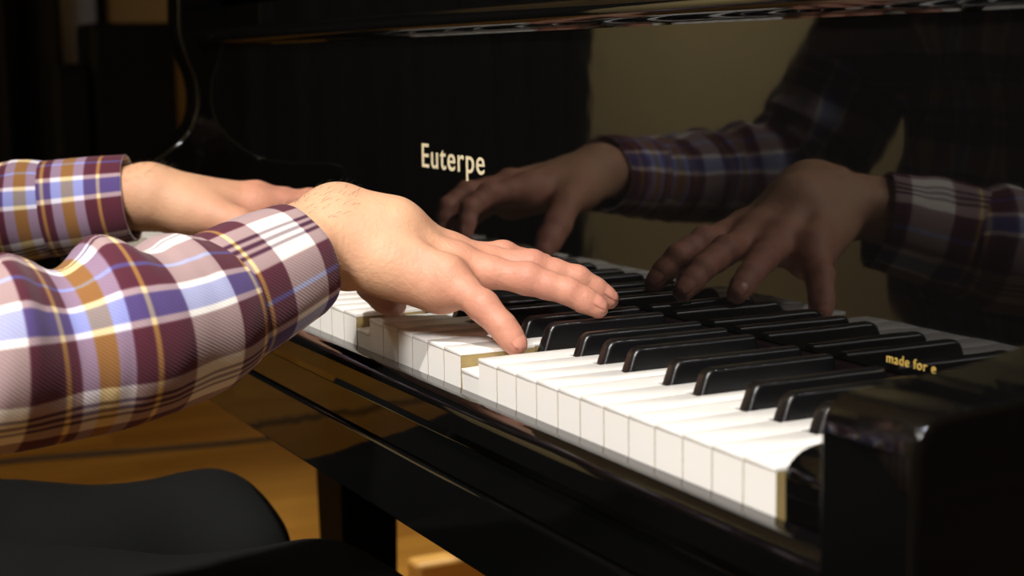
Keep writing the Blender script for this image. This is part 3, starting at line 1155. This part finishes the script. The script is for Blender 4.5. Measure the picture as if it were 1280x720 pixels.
# right sleeve (nearest the lens) and cuff
slR = [(-.400, -.500, .300, .066, .066), (-.352, -.420, .160, .066, .062), (-.312, -.345, .040, .060, .056), (-.307, -.285, .0225, .0495, .050), (-.315, -.215, .0230, .0490, .049),
       (-.324, -.172, .0270, .0470, .047), (-.333, -.148, .0310, .0455, .0445), (-.340, -.130, .0345, .0400, .0395)]
cfR = [(-.3345, -.146, .0315, .0405, .0400), (-.345, -.122, .0385, .0395, .0390), (-.355, -.100, .0450, .0380, .0370), (-.3660, -.0765, .0515, .0355, .0340)]
sR = cloth_tube('sleeve', slR, 190, 110, folds(11, .0052, 1.0, .07), .11, .0745 + .11, shirt, .314, +1, .02)
cR = cloth_tube('cuff', cfR, 26, 96, lambda s_, a, S: .0006 * math.sin(3 * a + 40 * s_) + .0004 * math.sin(7 * a), -.025 + .11, -.026 + .11, sR, .226, +1, .03, .002)
slL = [(-.760, -.500, .300, .066, .066), (-.805, -.425, .170, .064, .064), (-.832, -.340, .050, .060, .058), (-.838, -.270, .047, .050, .050), (-.812, -.195, .0500, .0440, .044),
       (-.788, -.140, .0540, .0390, .039), (-.778, -.120, .0560, .0360, .036)]
cfL = [(-.786, -.137, .0540, .0385, .0385), (-.776, -.115, .0565, .0375, .037), (-.758, -.078, .0610, .0350, .034)]
sL = cloth_tube('sleeve', slL, 150, 96, folds(5, .0034, 1.0, .06), .11, .026 + .11, shirt, .28, +1, .02)
cL = cloth_tube('cuff', cfL, 24, 90, lambda s_, a, S: .0007 * math.sin(3 * a + 30 * s_), 0.015 + .11, .016 + .11, sL, .226, +1, .03, .002)

# trousers
q = Field((-.92, -.85, -.74), (-.34, .16, -.02), .008)
q.ell((-.58, -.61, -.16), (.185, .140, .11), .05)
for hip, knee, ank in (((-.665, -.58, -.185), (-.742, -.032, -.240), (-.745, -.075, -.655)), ((-.495, -.58, -.180), (-.500, -.015, -.238), (-.500, .030, -.655))):
    q.cap(hip, lerp(hip, knee, .55), .094, .080, .03)
    q.cap(lerp(hip, knee, .55), knee, .080, .064, .03)
    q.cap(knee, lerp(knee, ank, .5), .063, .064, .03)
    q.cap(lerp(knee, ank, .5), ank, .064, .058, .03)
V, Q = q.mesh()
V = relax(V, Q, 2)
ph = V[:, 1] * 38 + V[:, 0] * 30 + 1.2 * np.sin(V[:, 0] * 25)
V[:, 2] += .0065 * np.sin(ph) * np.clip((V[:, 1] + .45) / .3, 0, 1) * np.clip((-V[:, 2] - .1) * 8, 0, 1) * (V[:, 2] > -.3)
V[:, 1] += .004 * np.sin(V[:, 2] * 45 + V[:, 0] * 20) * (V[:, 2] < -.27)
V[:, 2] = np.maximum(V[:, 2], -.698)
mesh_obj('trousers', V, Q, MT['trousers'], pianist)
# shoes
for x, y in ((-.745, -.075), (-.500, .030)):
    q = Field((x - .07, y - .10, -.735), (x + .07, y + .26, -.58), .005)
    q.cap((x, y - .04, -.675), (x, y + .02, -.655), .038, .040, .02)
    q.cap((x, y + .02, -.67), (x, y + .15, -.692), .036, .026, .03)
    q.ell((x, y + .12, -.695), (.046, .085, .028), .02)
    q.ell((x, y - .03, -.700), (.036, .048, .022), .02)
    V, Q = q.mesh()
    V = relax(V, Q, 1)
    V[:, 2] = np.maximum(V[:, 2], -.719)
    mesh_obj('shoe', V, Q, MT['leather'], pianist)

# ------------------------------------------------------------------ bench, cable, step stool, cabinets
bn = thing('piano_bench', (-.58, -.66, -.72), 'black padded piano bench that the plaid-shirted person sits on', 'bench')
box_obj('seat_cushion', (-.86, -.30, -.83, -.50, -.340, -.287), MT['leather'], bn, .016)
box_obj('apron', (-.84, -.32, -.81, -.52, -.400, -.3405), MT['lacquer_worn'], bn, .003)
for sx in (-.82, -.34):
    for sy in (-.79, -.54):
        bm = box(bmesh.new(), sx - .018, sx + .018, sy - .018, sy + .018, -.72, -.4005, .003)
        bm_obj('leg', bm, MT['lacquer_worn'], bn)

pts = [(-3.30, -1.6), (-3.22, -1.0), (-3.15, -.3), (-3.126, .27), (-3.075, .52), (-3.045, .79), (-3.07, 1.2), (-3.2, 1.8), (-3.5, 2.6)]
_, R_ = spline([(x, y, -.7145) for x, y in pts], 90)
V, F = tube(R_, .0055, 8)
tag(mesh_obj('cable', V, F, MT['rubber']), 'thin black cable running across the wooden floor behind the piano', 'cable')

st = thing('wooden_trestle', (-1.60, .80, -.72), 'pale wooden trestle standing on the floor beyond the piano keyboard', 'trestle')
for xx in (-1.76, -1.46):
    box_obj('foot', (xx, xx + .045, .575, 1.02, -.72, -.6175), MT['pale_wood'], st, .008)
    box_obj('post', (xx + .002, xx + .043, .676, .722, -.617, -.26), MT['pale_wood'], st, .004)
box_obj('crossbeam', (-1.80, -1.37, .665, .735, -.2595, -.215), MT['pale_wood'], st, .005)

for nm, y0, y1, z1, lab in (('cabinet', .640, .888, .289, 'tall slim black cabinet standing against the far wall'), ('cabinet', .530, .634, .175, 'short black cabinet beside the curtain, left of the taller one')):
    cb = thing(nm, (-4.24, (y0 + y1) / 2, -.72), lab, 'cabinet')
    box_obj('carcass', (-4.34, -4.14, y0, y1, -.72, z1), MT['cabinet'], cb, .015)
    dr = box_obj('door', (-4.1395, -4.125, y0 + .012, y1 - .012, -.69, z1 - .02), MT['cabinet'], cb, .003)
    box_obj('handle', (-4.1245, -4.112, y0 + .024, y0 + .034, -.25, -.13), MT['brass'], dr, .002)
